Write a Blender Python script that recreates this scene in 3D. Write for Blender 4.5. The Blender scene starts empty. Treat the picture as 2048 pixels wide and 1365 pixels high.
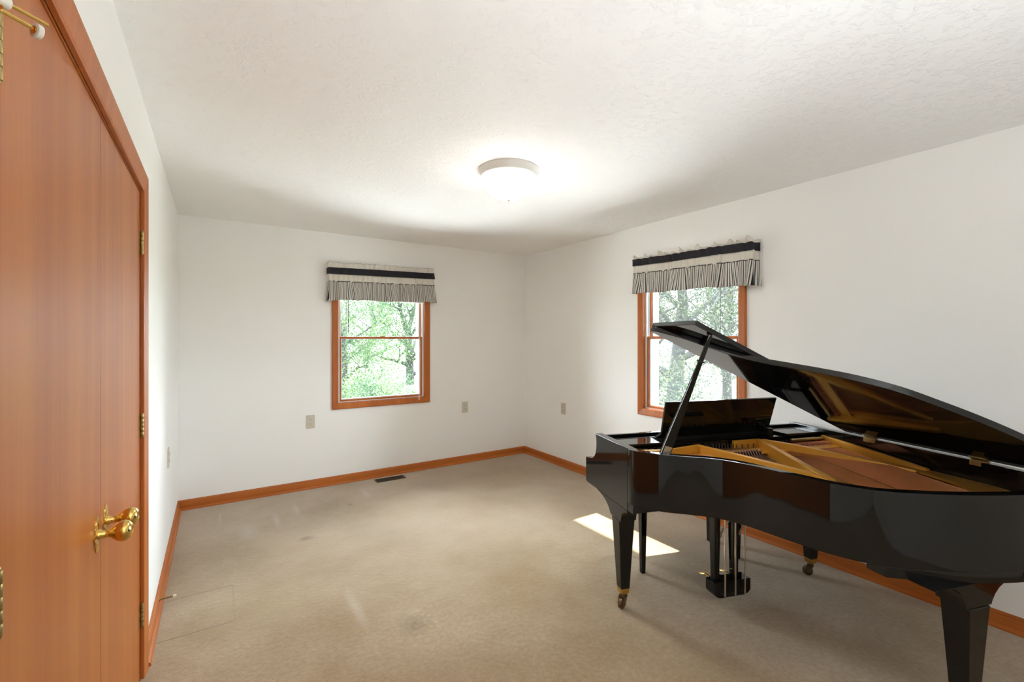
import bpy, bmesh, math, random
from mathutils import Vector, Matrix, noise
random.seed(7)
PI = math.pi
sc = bpy.context.scene
COL = sc.collection

# ------------------------------------------------------------------ camera
XL, XR, YB, YR, H = -0.2592, 3.2229, 4.6182, -1.15, 2.44
cam_d = bpy.data.cameras.new('camera')
cam_d.sensor_width = 36.0
cam_d.lens = 903.47 / 2048 * 36.0
cam_d.shift_y = -5.0 / 2048
cam_d.clip_start = 0.02
cam_d.clip_end = 300
cam = bpy.data.objects.new('camera', cam_d)
COL.objects.link(cam)
cam.location = (0, 0, 1.4185)
cam.rotation_euler = (PI / 2, 0, -math.radians(33.2918))
sc.camera = cam

# ------------------------------------------------------------------ light
SKY = 14.0
world = bpy.data.worlds.new('World')
sc.world = world
world.use_nodes = True
wn = world.node_tree
wn.nodes['Background'].inputs[0].default_value = (0.82, 0.91, 1.0, 1)
wn.nodes['Background'].inputs[1].default_value = SKY

sun_d = bpy.data.lights.new('sun', 'SUN')
sun_d.energy = 17.0
sun_d.angle = math.radians(0.8)
sun_d.color = (1.0, 0.965, 0.91)
sun = bpy.data.objects.new('sun', sun_d)
COL.objects.link(sun)
sun.location = (8, 3, 9)
sun.rotation_euler = Vector((-1.0, -0.02, -1.26)).to_track_quat('-Z', 'Y').to_euler()

def portal(name, loc, rot, sx, sy):
    d = bpy.data.lights.new(name, 'AREA')
    d.shape = 'RECTANGLE'
    d.size, d.size_y = sx, sy
    d.cycles.is_portal = True
    o = bpy.data.objects.new(name, d)
    COL.objects.link(o)
    o.location = loc
    o.rotation_euler = rot
portal('daylight_portal_back', (1.449, YB + 0.17, 1.42), (-PI / 2, 0, 0), 0.92, 1.34)
portal('daylight_portal_right', (XR + 0.17, 2.305, 1.42), (PI / 2, 0, PI / 2), 0.92, 1.34)

# unseen fill spot added behind the camera to brighten the room off the ceiling
fl_d = bpy.data.lights.new('bounce_fill', 'SPOT')
fl_d.energy = 92.0
fl_d.spot_size = math.radians(150)
fl_d.spot_blend = 1.0
fl_d.shadow_soft_size = 0.12
fl_d.color = (0.90, 0.96, 1.0)
fill_spot = bpy.data.objects.new('bounce_fill', fl_d)
COL.objects.link(fill_spot)
fill_spot.location = (0.75, -0.65, 0.85)
fill_spot.rotation_euler = Vector((0.05, 0.12, 1.0)).to_track_quat('-Z', 'Y').to_euler()

sc.view_settings.view_transform = 'Standard'
sc.view_settings.look = 'None'
sc.view_settings.gamma = 1.0
sc.view_settings.use_curve_mapping = False
sc.view_settings.exposure = 1.06
try:
    sc.cycles.use_denoising = True
    sc.cycles.max_bounces = 14
    sc.cycles.diffuse_bounces = 7
    sc.cycles.glossy_bounces = 5
    sc.cycles.transparent_max_bounces = 16
    sc.cycles.caustics_reflective = False
    sc.cycles.caustics_refractive = False
    sc.cycles.sample_clamp_indirect = 6.0
except Exception:
    pass

# ------------------------------------------------------------------ materials
def new_mat(name):
    m = bpy.data.materials.new(name)
    m.use_nodes = True
    nt = m.node_tree
    return m, nt, nt.nodes['Principled BSDF']

def N(nt, typ, **kw):
    n = nt.nodes.new(typ)
    for k, v in kw.items():
        setattr(n, k, v)
    return n

def simple(name, col, rough=0.5, metal=0.0, coat=0.0, spec=None, bump=0.0, bscale=200, sheen=0.0):
    m, nt, b = new_mat(name)
    b.inputs['Base Color'].default_value = (*col, 1)
    b.inputs['Roughness'].default_value = rough
    b.inputs['Metallic'].default_value = metal
    b.inputs['Coat Weight'].default_value = coat
    b.inputs['Coat Roughness'].default_value = 0.04
    if spec is not None:
        b.inputs['Specular IOR Level'].default_value = spec
    tc = N(nt, 'ShaderNodeTexCoord')
    nz = N(nt, 'ShaderNodeTexNoise')
    nz.inputs['Scale'].default_value = bscale
    nz.inputs['Detail'].default_value = 3
    nt.links.new(tc.outputs['Object'], nz.inputs['Vector'])
    hs = N(nt, 'ShaderNodeMixRGB', blend_type='MULTIPLY')
    hs.inputs[0].default_value = 0.12
    hs.inputs[1].default_value = (*col, 1)
    nt.links.new(nz.outputs['Fac'], hs.inputs[2])
    nt.links.new(hs.outputs[0], b.inputs['Base Color'])
    if bump:
        bp = N(nt, 'ShaderNodeBump')
        bp.inputs['Strength'].default_value = bump
        bp.inputs['Distance'].default_value = 0.002
        nt.links.new(nz.outputs['Fac'], bp.inputs['Height'])
        nt.links.new(bp.outputs[0], b.inputs['Normal'])
    return m

def wood(name, c1, c2, axis='Z', rough=0.35, coat=0.25, scale=1.0):
    m, nt, b = new_mat(name)
    tc = N(nt, 'ShaderNodeTexCoord')
    mp = N(nt, 'ShaderNodeMapping')
    s = {'X': (0.6, 14, 14), 'Y': (14, 0.6, 14), 'Z': (14, 14, 0.6)}[axis]
    mp.inputs['Scale'].default_value = tuple(v * scale for v in s)
    nt.links.new(tc.outputs['Object'], mp.inputs[0])
    nz = N(nt, 'ShaderNodeTexNoise')
    nz.inputs['Scale'].default_value = 1.0
    nz.inputs['Detail'].default_value = 5
    nz.inputs['Distortion'].default_value = 0.6
    nt.links.new(mp.outputs[0], nz.inputs['Vector'])
    cr = N(nt, 'ShaderNodeValToRGB')
    cr.color_ramp.elements[0].position = 0.3
    cr.color_ramp.elements[0].color = (*c1, 1)
    cr.color_ramp.elements[1].position = 0.7
    cr.color_ramp.elements[1].color = (*c2, 1)
    nt.links.new(nz.outputs['Fac'], cr.inputs[0])
    # fine pores
    mp2 = N(nt, 'ShaderNodeMapping')
    mp2.inputs['Scale'].default_value = tuple(v * scale * 9 for v in s)
    nt.links.new(tc.outputs['Object'], mp2.inputs[0])
    n2 = N(nt, 'ShaderNodeTexNoise')
    n2.inputs['Scale'].default_value = 1.0
    nt.links.new(mp2.outputs[0], n2.inputs['Vector'])
    mx = N(nt, 'ShaderNodeMixRGB', blend_type='MULTIPLY')
    mx.inputs[0].default_value = 0.22
    nt.links.new(cr.outputs[0], mx.inputs[1])
    nt.links.new(n2.outputs['Fac'], mx.inputs[2])
    nt.links.new(mx.outputs[0], b.inputs['Base Color'])
    b.inputs['Roughness'].default_value = rough
    b.inputs['Coat Weight'].default_value = coat
    b.inputs['Coat Roughness'].default_value = 0.25
    b.inputs['Specular IOR Level'].default_value = 0.28
    return m

def wall_paint(name, col, kind):
    m, nt, b = new_mat(name)
    tc = N(nt, 'ShaderNodeTexCoord')
    b.inputs['Roughness'].default_value = 0.75
    b.inputs['Specular IOR Level'].default_value = 0.3
    big = N(nt, 'ShaderNodeTexNoise')
    big.inputs['Scale'].default_value = 1.3
    big.inputs['Detail'].default_value = 3
    nt.links.new(tc.outputs['Object'], big.inputs['Vector'])
    cr = N(nt, 'ShaderNodeValToRGB')
    cr.color_ramp.elements[0].position = 0.3
    cr.color_ramp.elements[0].color = (*[c * 0.975 for c in col], 1)
    cr.color_ramp.elements[1].position = 0.7
    cr.color_ramp.elements[1].color = (*col, 1)
    nt.links.new(big.outputs['Fac'], cr.inputs[0])
    nt.links.new(cr.outputs[0], b.inputs['Base Color'])
    nz = N(nt, 'ShaderNodeTexNoise')
    bp = N(nt, 'ShaderNodeBump')
    if kind == 'wall':
        nz.inputs['Scale'].default_value = 160
        nt.links.new(tc.outputs['Object'], nz.inputs['Vector'])
        nt.links.new(nz.outputs['Fac'], bp.inputs['Height'])
        bp.inputs['Strength'].default_value = 0.08
        bp.inputs['Distance'].default_value = 0.001
    else:
        nz.inputs['Scale'].default_value = 26
        nz.inputs['Detail'].default_value = 7
        nz.inputs['Roughness'].default_value = 0.65
        nz.inputs['Distortion'].default_value = 0.5
        nt.links.new(tc.outputs['Object'], nz.inputs['Vector'])
        r2 = N(nt, 'ShaderNodeValToRGB')
        r2.color_ramp.elements[0].position = 0.50
        r2.color_ramp.elements[1].position = 0.64
        nt.links.new(nz.outputs['Fac'], r2.inputs[0])
        nt.links.new(r2.outputs[0], bp.inputs['Height'])
        bp.inputs['Strength'].default_value = 0.45
        bp.inputs['Distance'].default_value = 0.004
    nt.links.new(bp.outputs[0], b.inputs['Normal'])
    return m

def carpet_mat():
    m, nt, b = new_mat('carpet')
    tc = N(nt, 'ShaderNodeTexCoord')
    big = N(nt, 'ShaderNodeTexNoise')
    big.inputs['Scale'].default_value = 1.6
    big.inputs['Detail'].default_value = 6
    big.inputs['Roughness'].default_value = 0.6
    nt.links.new(tc.outputs['Object'], big.inputs['Vector'])
    cr = N(nt, 'ShaderNodeValToRGB')
    cr.color_ramp.elements[0].position = 0.32
    cr.color_ramp.elements[0].color = (0.285, 0.188, 0.086, 1)
    cr.color_ramp.elements[1].position = 0.66
    cr.color_ramp.elements[1].color = (0.40, 0.300, 0.190, 1)
    nt.links.new(big.outputs['Fac'], cr.inputs[0])
    fine = N(nt, 'ShaderNodeTexNoise')
    fine.inputs['Scale'].default_value = 330
    fine.inputs['Detail'].default_value = 2
    nt.links.new(tc.outputs['Object'], fine.inputs['Vector'])
    mid = N(nt, 'ShaderNodeTexNoise')
    mid.inputs['Scale'].default_value = 45
    mid.inputs['Detail'].default_value = 4
    nt.links.new(tc.outputs['Object'], mid.inputs['Vector'])
    m1 = N(nt, 'ShaderNodeMixRGB', blend_type='OVERLAY')
    m1.inputs[0].default_value = 0.28
    nt.links.new(cr.outputs[0], m1.inputs[1])
    nt.links.new(fine.outputs['Fac'], m1.inputs[2])
    m2 = N(nt, 'ShaderNodeMixRGB', blend_type='OVERLAY')
    m2.inputs[0].default_value = 0.22
    nt.links.new(m1.outputs[0], m2.inputs[1])
    nt.links.new(mid.outputs['Fac'], m2.inputs[2])
    col = m2.outputs[0]
    sep = N(nt, 'ShaderNodeSeparateXYZ')
    nt.links.new(tc.outputs['Object'], sep.inputs[0])
    def M(op, a, bb, c=None):
        n = N(nt, 'ShaderNodeMath', operation=op)
        for i, v in enumerate((a, bb, c)):
            if v is None:
                continue
            if isinstance(v, (int, float)):
                n.inputs[i].default_value = v
            else:
                nt.links.new(v, n.inputs[i])
        return n.outputs[0]
    def darken(col, mask, c2):
        mx = N(nt, 'ShaderNodeMixRGB')
        nt.links.new(mask, mx.inputs[0])
        nt.links.new(col, mx.inputs[1])
        mx.inputs[2].default_value = (*c2, 1)
        return mx.outputs[0]
    # pressed seams beside the closet wall and small stains
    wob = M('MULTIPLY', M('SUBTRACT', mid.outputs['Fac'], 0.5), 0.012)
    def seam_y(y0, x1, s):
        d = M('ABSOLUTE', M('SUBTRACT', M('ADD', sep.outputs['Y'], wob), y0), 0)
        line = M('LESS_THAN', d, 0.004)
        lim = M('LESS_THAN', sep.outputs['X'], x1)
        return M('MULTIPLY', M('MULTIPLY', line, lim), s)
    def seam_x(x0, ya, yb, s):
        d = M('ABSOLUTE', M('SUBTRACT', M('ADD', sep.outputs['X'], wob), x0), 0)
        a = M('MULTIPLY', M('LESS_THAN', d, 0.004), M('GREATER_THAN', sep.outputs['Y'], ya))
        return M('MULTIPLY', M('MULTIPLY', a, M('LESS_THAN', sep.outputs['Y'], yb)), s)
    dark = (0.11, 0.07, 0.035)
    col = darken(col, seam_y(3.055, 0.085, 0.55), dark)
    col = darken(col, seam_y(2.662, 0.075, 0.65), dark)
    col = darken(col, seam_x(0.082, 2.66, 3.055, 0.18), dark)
    col = darken(col, seam_x(1.80, 4.20, 4.50, 0.2), dark)
    def stain_or_light(x, y, r, s, c, col, sx=1.0):
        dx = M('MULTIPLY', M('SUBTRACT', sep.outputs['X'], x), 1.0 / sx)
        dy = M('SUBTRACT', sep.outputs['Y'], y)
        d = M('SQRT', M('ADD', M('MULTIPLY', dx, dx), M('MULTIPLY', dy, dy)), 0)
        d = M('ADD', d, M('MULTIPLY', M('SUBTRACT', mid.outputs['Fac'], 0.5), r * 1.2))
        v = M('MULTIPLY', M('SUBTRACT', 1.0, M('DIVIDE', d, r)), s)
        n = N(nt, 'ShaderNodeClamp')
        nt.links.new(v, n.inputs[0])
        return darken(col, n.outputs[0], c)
    col = stain_or_light(0.537, 3.476, 0.05, 0.9, (0.12, 0.06, 0.02), col, 1.4)
    col = stain_or_light(0.96, 3.98, 0.035, 0.8, (0.14, 0.08, 0.04), col)
    col = stain_or_light(0.827, 2.135, 0.10, 0.7, (0.19, 0.135, 0.08), col)
    col = stain_or_light(0.45, 3.40, 0.28, 0.35, (0.38, 0.26, 0.13), col)
    col = stain_or_light(1.9, 4.2, 0.35, 0.4, (0.40, 0.29, 0.18), col)
    col = stain_or_light(0.25, 2.7, 0.3, 0.4, (0.42, 0.32, 0.16), col)
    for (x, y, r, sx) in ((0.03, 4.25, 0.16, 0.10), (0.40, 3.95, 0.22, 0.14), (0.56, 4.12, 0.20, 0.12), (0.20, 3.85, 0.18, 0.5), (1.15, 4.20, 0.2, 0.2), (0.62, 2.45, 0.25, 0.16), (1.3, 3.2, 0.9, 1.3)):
        col = stain_or_light(x, y, r, 0.5 if r < 0.5 else 0.22, (0.52, 0.45, 0.37), col, sx)  # broad centre patch paints in window light; small ones are vacuum streaks
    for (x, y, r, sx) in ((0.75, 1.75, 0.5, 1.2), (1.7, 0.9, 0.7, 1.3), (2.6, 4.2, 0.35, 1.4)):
        col = stain_or_light(x, y, r, 0.45, (0.27, 0.17, 0.085), col, sx)  # browner patches paint in dimmer light near the camera and far corner
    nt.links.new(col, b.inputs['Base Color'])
    b.inputs['Roughness'].default_value = 0.95
    b.inputs['Specular IOR Level'].default_value = 0.15
    b.inputs['Sheen Weight'].default_value = 0.7
    b.inputs['Sheen Roughness'].default_value = 0.35
    bp = N(nt, 'ShaderNodeBump')
    bp.inputs['Strength'].default_value = 0.7
    bp.inputs['Distance'].default_value = 0.004
    nt.links.new(M('ADD', fine.outputs['Fac'], mid.outputs['Fac']), bp.inputs['Height'])
    nt.links.new(bp.outputs[0], b.inputs['Normal'])
    return m

def lacquer_mat(name, ior):
    m, nt, b = new_mat(name)
    tc = N(nt, 'ShaderNodeTexCoord')
    nz = N(nt, 'ShaderNodeTexNoise')
    nz.inputs['Scale'].default_value = 6
    nt.links.new(tc.outputs['Object'], nz.inputs['Vector'])
    mr = N(nt, 'ShaderNodeMapRange')
    mr.inputs[3].default_value = 0.03
    mr.inputs[4].default_value = 0.07
    nt.links.new(nz.outputs['Fac'], mr.inputs[0])
    nt.links.new(mr.outputs[0], b.inputs['Roughness'])
    b.inputs['Base Color'].default_value = (0.006, 0.0058, 0.0055, 1)
    b.inputs['IOR'].default_value = ior
    return m

def stripe_mat(name, white, dark, mode):
    m, nt, b = new_mat(name)
    uv = N(nt, 'ShaderNodeUVMap')
    uv.uv_map = 'UVMap'
    sep = N(nt, 'ShaderNodeSeparateXYZ')
    nt.links.new(uv.outputs[0], sep.inputs[0])
    mth = N(nt, 'ShaderNodeMath', operation='FRACT')
    mul = N(nt, 'ShaderNodeMath', operation='MULTIPLY')
    mul.inputs[1].default_value = 1 / 0.0205
    nt.links.new(sep.outputs[0], mul.inputs[0])
    nt.links.new(mul.outputs[0], mth.inputs[0])
    lt = N(nt, 'ShaderNodeMath', operation='LESS_THAN')
    lt.inputs[1].default_value = 0.37
    nt.links.new(mth.outputs[0], lt.inputs[0])
    edge = N(nt, 'ShaderNodeMath', operation='GREATER_THAN')
    edge.inputs[1].default_value = 0.965
    nt.links.new(sep.outputs[1], edge.inputs[0])
    fac = lt.outputs[0] if mode == 'stripes' else edge.outputs[0]
    if mode == 'stripes':
        mx0 = N(nt, 'ShaderNodeMath', operation='MAXIMUM')
        nt.links.new(lt.outputs[0], mx0.inputs[0])
        nt.links.new(edge.outputs[0], mx0.inputs[1])
        fac = mx0.outputs[0]
    mx = N(nt, 'ShaderNodeMixRGB')
    mx.inputs[1].default_value = (*white, 1)
    mx.inputs[2].default_value = (*dark, 1)
    nt.links.new(fac, mx.inputs[0])
    nt.links.new(mx.outputs[0], b.inputs['Base Color'])
    b.inputs['Roughness'].default_value = 0.9
    return m

def glass_mat():
    m, nt, b = new_mat('window_glass')
    nt.nodes.remove(b)
    out = nt.nodes['Material Output']
    tr = N(nt, 'ShaderNodeBsdfTransparent')
    tr.inputs[0].default_value = (0.97, 0.99, 0.98, 1)
    gl = N(nt, 'ShaderNodeBsdfGlossy')
    gl.inputs['Roughness'].default_value = 0.02
    lw = N(nt, 'ShaderNodeFresnel')
    lw.inputs[0].default_value = 1.25
    mx = N(nt, 'ShaderNodeMixShader')
    nt.links.new(lw.outputs[0], mx.inputs[0])
    nt.links.new(tr.outputs[0], mx.inputs[1])
    nt.links.new(gl.outputs[0], mx.inputs[2])
    nt.links.new(mx.outputs[0], out.inputs[0])
    return m

def emit_mat(name, col, s):
    m, nt, b = new_mat(name)
    b.inputs['Base Color'].default_value = (0.9, 0.88, 0.84, 1)
    b.inputs['Emission Color'].default_value = (*col, 1)
    tc = N(nt, 'ShaderNodeTexCoord')
    sp = N(nt, 'ShaderNodeSeparateXYZ')
    mr = N(nt, 'ShaderNodeMapRange')
    mr.inputs[1].default_value = -0.05
    mr.inputs[2].default_value = -0.16
    mr.inputs[3].default_value = s * 0.13
    mr.inputs[4].default_value = s
    nt.links.new(tc.outputs['Object'], sp.inputs[0])
    nt.links.new(sp.outputs['Z'], mr.inputs[0])
    nt.links.new(mr.outputs[0], b.inputs['Emission Strength'])
    b.inputs['Roughness'].default_value = 0.3
    return m

def leaf_mat(name, c1, c2, transl):
    m, nt, b = new_mat(name)
    out = nt.nodes['Material Output']
    oi = N(nt, 'ShaderNodeTexCoord')
    nz = N(nt, 'ShaderNodeTexNoise')
    nz.inputs['Scale'].default_value = 1.4
    nz.inputs['Detail'].default_value = 5
    nt.links.new(oi.outputs['Object'], nz.inputs['Vector'])
    cr = N(nt, 'ShaderNodeValToRGB')
    cr.color_ramp.elements[0].position = 0.35
    cr.color_ramp.elements[0].color = (*c1, 1)
    cr.color_ramp.elements[1].position = 0.65
    cr.color_ramp.elements[1].color = (*c2, 1)
    nt.links.new(nz.outputs['Fac'], cr.inputs[0])
    nt.links.new(cr.outputs[0], b.inputs['Base Color'])
    b.inputs['Roughness'].default_value = 0.6
    t = N(nt, 'ShaderNodeBsdfTranslucent')
    nt.links.new(cr.outputs[0], t.inputs[0])
    mx = N(nt, 'ShaderNodeMixShader')
    mx.inputs[0].default_value = transl
    nt.links.new(b.outputs[0], mx.inputs[1])
    nt.links.new(t.outputs[0], mx.inputs[2])
    nt.links.new(mx.outputs[0], out.inputs[0])
    return m

M_WALL = wall_paint('wall_paint', (0.875, 0.865, 0.84), 'wall')
M_CEIL = wall_paint('ceiling_texture', (0.94, 0.935, 0.925), 'ceiling')
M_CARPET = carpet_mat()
M_TRIMX = wood('trim_wood_x', (0.40, 0.105, 0.016), (0.54, 0.160, 0.028), 'X', rough=0.42, coat=0.08)
M_TRIMY = wood('trim_wood_y', (0.40, 0.105, 0.016), (0.54, 0.160, 0.028), 'Y', rough=0.42, coat=0.08)
M_TRIMZ = wood('trim_wood_z', (0.40, 0.105, 0.016), (0.54, 0.160, 0.028), 'Z', rough=0.42, coat=0.08)
M_DOOR = wood('door_veneer', (0.39, 0.092, 0.008), (0.51, 0.155, 0.020), 'Z', rough=0.36, coat=0.05, scale=0.7)
M_LACQ = lacquer_mat('black_lacquer', 1.48)
M_LIDL = lacquer_mat('black_lid_lacquer', 1.52)
M_SATIN = simple('satin_black', (0.008, 0.008, 0.008), 0.35)
M_BRASS = simple('brass', (0.82, 0.55, 0.16), 0.16, 1.0)
M_OLDBRASS = simple('aged_brass', (0.46, 0.34, 0.14), 0.38, 1.0)
M_STEEL = simple('polished_steel', (0.75, 0.72, 0.66), 0.2, 1.0)
M_GOLD = simple('gold_plate_paint', (0.80, 0.39, 0.05), 0.38, 0.35, bump=0.1, bscale=300)
M_BOARD = wood('soundboard_spruce', (0.55, 0.24, 0.06), (0.66, 0.33, 0.10), 'Y', rough=0.3)
M_COPPER = simple('copper_string', (0.62, 0.22, 0.09), 0.35, 0.9)
M_BLUED = simple('blued_steel', (0.13, 0.12, 0.12), 0.3, 1.0)
M_BRONZE = simple('dark_bronze', (0.16, 0.11, 0.06), 0.35, 0.9)
M_STRING = simple('steel_string', (0.62, 0.38, 0.24), 0.35, 0.9)
M_FELT = simple('dark_felt', (0.03, 0.012, 0.02), 0.95)
M_REDFELT = simple('orange_felt', (0.65, 0.16, 0.05), 0.9)
M_VINYL = simple('white_vinyl', (0.80, 0.81, 0.82), 0.45)
M_IVORY = simple('ivory_plastic', (0.62, 0.57, 0.47), 0.4)
M_SLOT = simple('slot_dark', (0.05, 0.04, 0.035), 0.6)
M_LAMPW = simple('lamp_white_enamel', (0.74, 0.71, 0.66), 0.4)
M_DOME = emit_mat('lit_frosted_glass', (1.0, 0.965, 0.92), 18)
M_GLASS = glass_mat()
M_CLOTHW = stripe_mat('white_cotton', (0.66, 0.62, 0.55), (0.02, 0.02, 0.022), 'edge')
M_STRIPE = stripe_mat('striped_cotton', (0.66, 0.63, 0.57), (0.018, 0.018, 0.022), 'stripes')
M_NAVY = simple('dark_band_cotton', (0.012, 0.010, 0.016), 0.85, bump=0.2, bscale=500)
M_VENT = simple('brown_register', (0.085, 0.065, 0.04), 0.45, 0.6)
M_RUBBER = simple('white_rubber', (0.72, 0.68, 0.58), 0.6)
M_BARK = simple('bark', (0.022, 0.021, 0.020), 0.9, bump=0.4, bscale=12)
M_LEAFA = leaf_mat('leaf_green', (0.022, 0.050, 0.022), (0.060, 0.100, 0.030), 0.5)
M_LEAFB = leaf_mat('leaf_bluegreen', (0.014, 0.023, 0.020), (0.042, 0.052, 0.020), 0.5)
M_BOUNCE = simple('pale_bounce_slab', (0.74, 0.74, 0.73), 0.9, bump=0.2, bscale=40)
M_LAWN = simple('lawn', (0.10, 0.115, 0.055), 0.9, bump=0.5, bscale=30)
M_CLAP = simple('exterior_siding', (0.5, 0.49, 0.46), 0.7)
M_DARK = simple('closet_dark', (0.12, 0.11, 0.10), 0.9)

# ------------------------------------------------------------------ mesh builder
class MB:
    def __init__(self):
        self.v, self.f, self.uv = [], [], {}
    def add(self, vs, fs):
        o = len(self.v)
        self.v += [tuple(p) for p in vs]
        self.f += [tuple(i + o for i in f) for f in fs]
        return self
    def box(self, x0, x1, y0, y1, z0, z1, mat=None):
        vs = [(x, y, z) for x in (x0, x1) for y in (y0, y1) for z in (z0, z1)]
        if mat is not None:
            vs = [mat @ Vector(p) for p in vs]
        return self.add(vs, [(0, 1, 3, 2), (4, 6, 7, 5), (0, 4, 5, 1), (2, 3, 7, 6), (0, 2, 6, 4), (1, 5, 7, 3)])
    def loft(self, rings, cap=True, closed=True):
        n = len(rings[0])
        vs = [p for r in rings for p in r]
        fs = []
        for i in range(len(rings) - 1):
            for j in range(n if closed else n - 1):
                a, b2 = i * n + j, i * n + (j + 1) % n
                fs.append((a, b2, b2 + n, a + n))
        if cap:
            fs.append(tuple(range(n - 1, -1, -1)))
            fs.append(tuple((len(rings) - 1) * n + j for j in range(n)))
        return self.add(vs, fs)
    def prism(self, poly, a, b2, axis='Z'):
        def P(p, h):
            return {'Z': (p[0], p[1], h), 'X': (h, p[0], p[1]), 'Y': (p[0], h, p[1])}[axis]
        return self.loft([[P(p, a) for p in poly], [P(p, b2) for p in poly]])
    def tube(self, pts, rad, n=8, cap=True):
        pts = [Vector(p) for p in pts]
        if not hasattr(rad, '__len__'):
            rad = [rad] * len(pts)
        rings = []
        up = None
        for i, p in enumerate(pts):
            d = (pts[min(i + 1, len(pts) - 1)] - pts[max(i - 1, 0)]).normalized()
            if up is None:
                up = Vector((0, 0, 1)) if abs(d.z) < 0.9 else Vector((1, 0, 0))
            s = d.cross(up).normalized()
            up = s.cross(d).normalized()
            rings.append([p + (s * math.cos(k * 2 * PI / n) + up * math.sin(k * 2 * PI / n)) * rad[i] for k in range(n)])
        return self.loft(rings, cap)
    def lathe(self, prof, n=32, c=(0, 0, 0), axis='Z'):
        rings = []
        for r, h in prof:
            ring = []
            for k in range(n):
                a = 2 * PI * k / n
                u, w = r * math.cos(a), r * math.sin(a)
                p = {'Z': (u, w, h), 'X': (h, u, w), 'Y': (u, h, w)}[axis]
                ring.append((p[0] + c[0], p[1] + c[1], p[2] + c[2]))
            rings.append(ring)
        return self.loft(rings)
    def build(self, name, mat, parent=None, bevel=0.0, smooth=False, seg=2, loc=None):
        me = bpy.data.meshes.new(name)
        me.from_pydata(self.v, [], self.f)
        me.materials.append(mat)
        bm = bmesh.new()
        bm.from_mesh(me)
        bmesh.ops.recalc_face_normals(bm, faces=bm.faces)
        if bevel > 0:
            eds = [e for e in bm.edges if len(e.link_faces) == 2 and e.calc_face_angle(0) > math.radians(35)]
            try:
                bmesh.ops.bevel(bm, geom=eds, offset=bevel, segments=seg, affect='EDGES', profile=0.6, clamp_overlap=True)
            except Exception:
                pass
        bm.to_mesh(me)
        bm.free()
        if smooth or bevel > 0:
            me.polygons.foreach_set('use_smooth', [True] * len(me.polygons))
            try:
                me.set_sharp_from_angle(angle=math.radians(40))
            except Exception:
                pass
        o = bpy.data.objects.new(name, me)
        COL.objects.link(o)
        if bevel > 0:
            wm = o.modifiers.new('weighted_normal', 'WEIGHTED_NORMAL')
            wm.weight = 100
            wm.keep_sharp = True
        if parent:
            o.parent = parent
        if loc:
            o.location = loc
        return o

def tag(o, label=None, cat=None, group=None, kind=None):
    if label: o['label'] = label
    if cat: o['category'] = cat
    if group: o['group'] = group
    if kind: o['kind'] = kind
    return o

def empty(name, loc=(0, 0, 0), rz=0.0):
    o = bpy.data.objects.new(name, None)
    o.empty_display_size = 0.1
    COL.objects.link(o)
    o.location = loc
    o.rotation_euler = (0, 0, rz)
    return o

def copy_tree(o, parent=None):
    c = o.copy()
    COL.objects.link(c)
    c.parent = parent
    for ch in list(o.children):
        copy_tree(ch, c)
    return c

def catmull(pts, n=6, closed=False):
    out = []
    m = len(pts)
    rng = m if closed else m - 1
    for i in range(rng):
        g = lambda k: Vector(pts[k % m] if closed else pts[min(max(k, 0), m - 1)])
        p0, p1, p2, p3 = g(i - 1), g(i), g(i + 1), g(i + 2)
        for j in range(n):
            t = j / n
            out.append(0.5 * ((2 * p1) + (-p0 + p2) * t + (2 * p0 - 5 * p1 + 4 * p2 - p3) * t * t + (-p0 + 3 * p1 - 3 * p2 + p3) * t ** 3))
    if not closed:
        out.append(Vector(pts[-1]))
    return out

def struct(name, mb, mat, label, cat, **kw):
    o = mb.build(name, mat, **kw)
    return tag(o, label, cat, kind='structure')

# ------------------------------------------------------------------ room shell
WT = 0.15
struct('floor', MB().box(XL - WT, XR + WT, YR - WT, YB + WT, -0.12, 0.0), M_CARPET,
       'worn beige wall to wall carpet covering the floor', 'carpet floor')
struct('ceiling', MB().box(XL - WT, XR + WT, YR - WT, YB + WT, H, H + 0.12), M_CEIL,
       'off-white ceiling with a knockdown texture', 'ceiling')

WIN_B = (1.001, 1.897, 0.785, 2.055)     # back window clear opening x0,x1,z0,z1
WIN_R = (1.863, 2.748, 0.790, 2.055)     # right window opening, y0,y1,z0,z1
DO = (0.8765, 2.425, 2.045)               # closet opening y0,y1,height

def wall_x(name, y0, y1, win, label, xa=XL - WT, xb=XR + WT):
    m = MB()
    a, b2, c, d = win
    m.box(xa, a, y0, y1, 0, H)
    m.box(b2, xb, y0, y1, 0, H)
    m.box(a, b2, y0, y1, 0, c)
    m.box(a, b2, y0, y1, d, H)
    return struct(name, m, M_WALL, label, 'wall')
wall_x('wall_back', YB, YB + WT, WIN_B, 'off-white far wall with the left-hand window')
struct('wall_rear', MB().box(XL - WT, XR + WT, YR - WT, YR, 0, H), M_WALL, 'off-white wall behind the camera', 'wall')
m = MB()
a, b2, c, d = WIN_R
m.box(XR, XR + WT, YR, a, 0, H)
m.box(XR, XR + WT, b2, YB, 0, H)
m.box(XR, XR + WT, a, b2, 0, c)
m.box(XR, XR + WT, a, b2, d, H)
struct('wall_right', m, M_WALL, 'off-white right wall behind the grand piano', 'wall')
m = MB()
m.box(XL - WT, XL, YR, DO[0], 0, H)
m.box(XL - WT, XL, DO[1], YB, 0, H)
m.box(XL - WT, XL, DO[0], DO[1], DO[2], H)
struct('wall_left', m, M_WALL, 'off-white left wall around the closet doors', 'wall')
m = MB()
m.box(XL - 0.75, XL - 0.72, DO[0] - 0.3, DO[1] + 0.3, 0, H)
m.box(XL - 0.72, XL - WT, DO[0] - 0.3, DO[0] - 0.27, 0, H)
m.box(XL - 0.72, XL - WT, DO[1] + 0.27, DO[1] + 0.3, 0, H)
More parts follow.
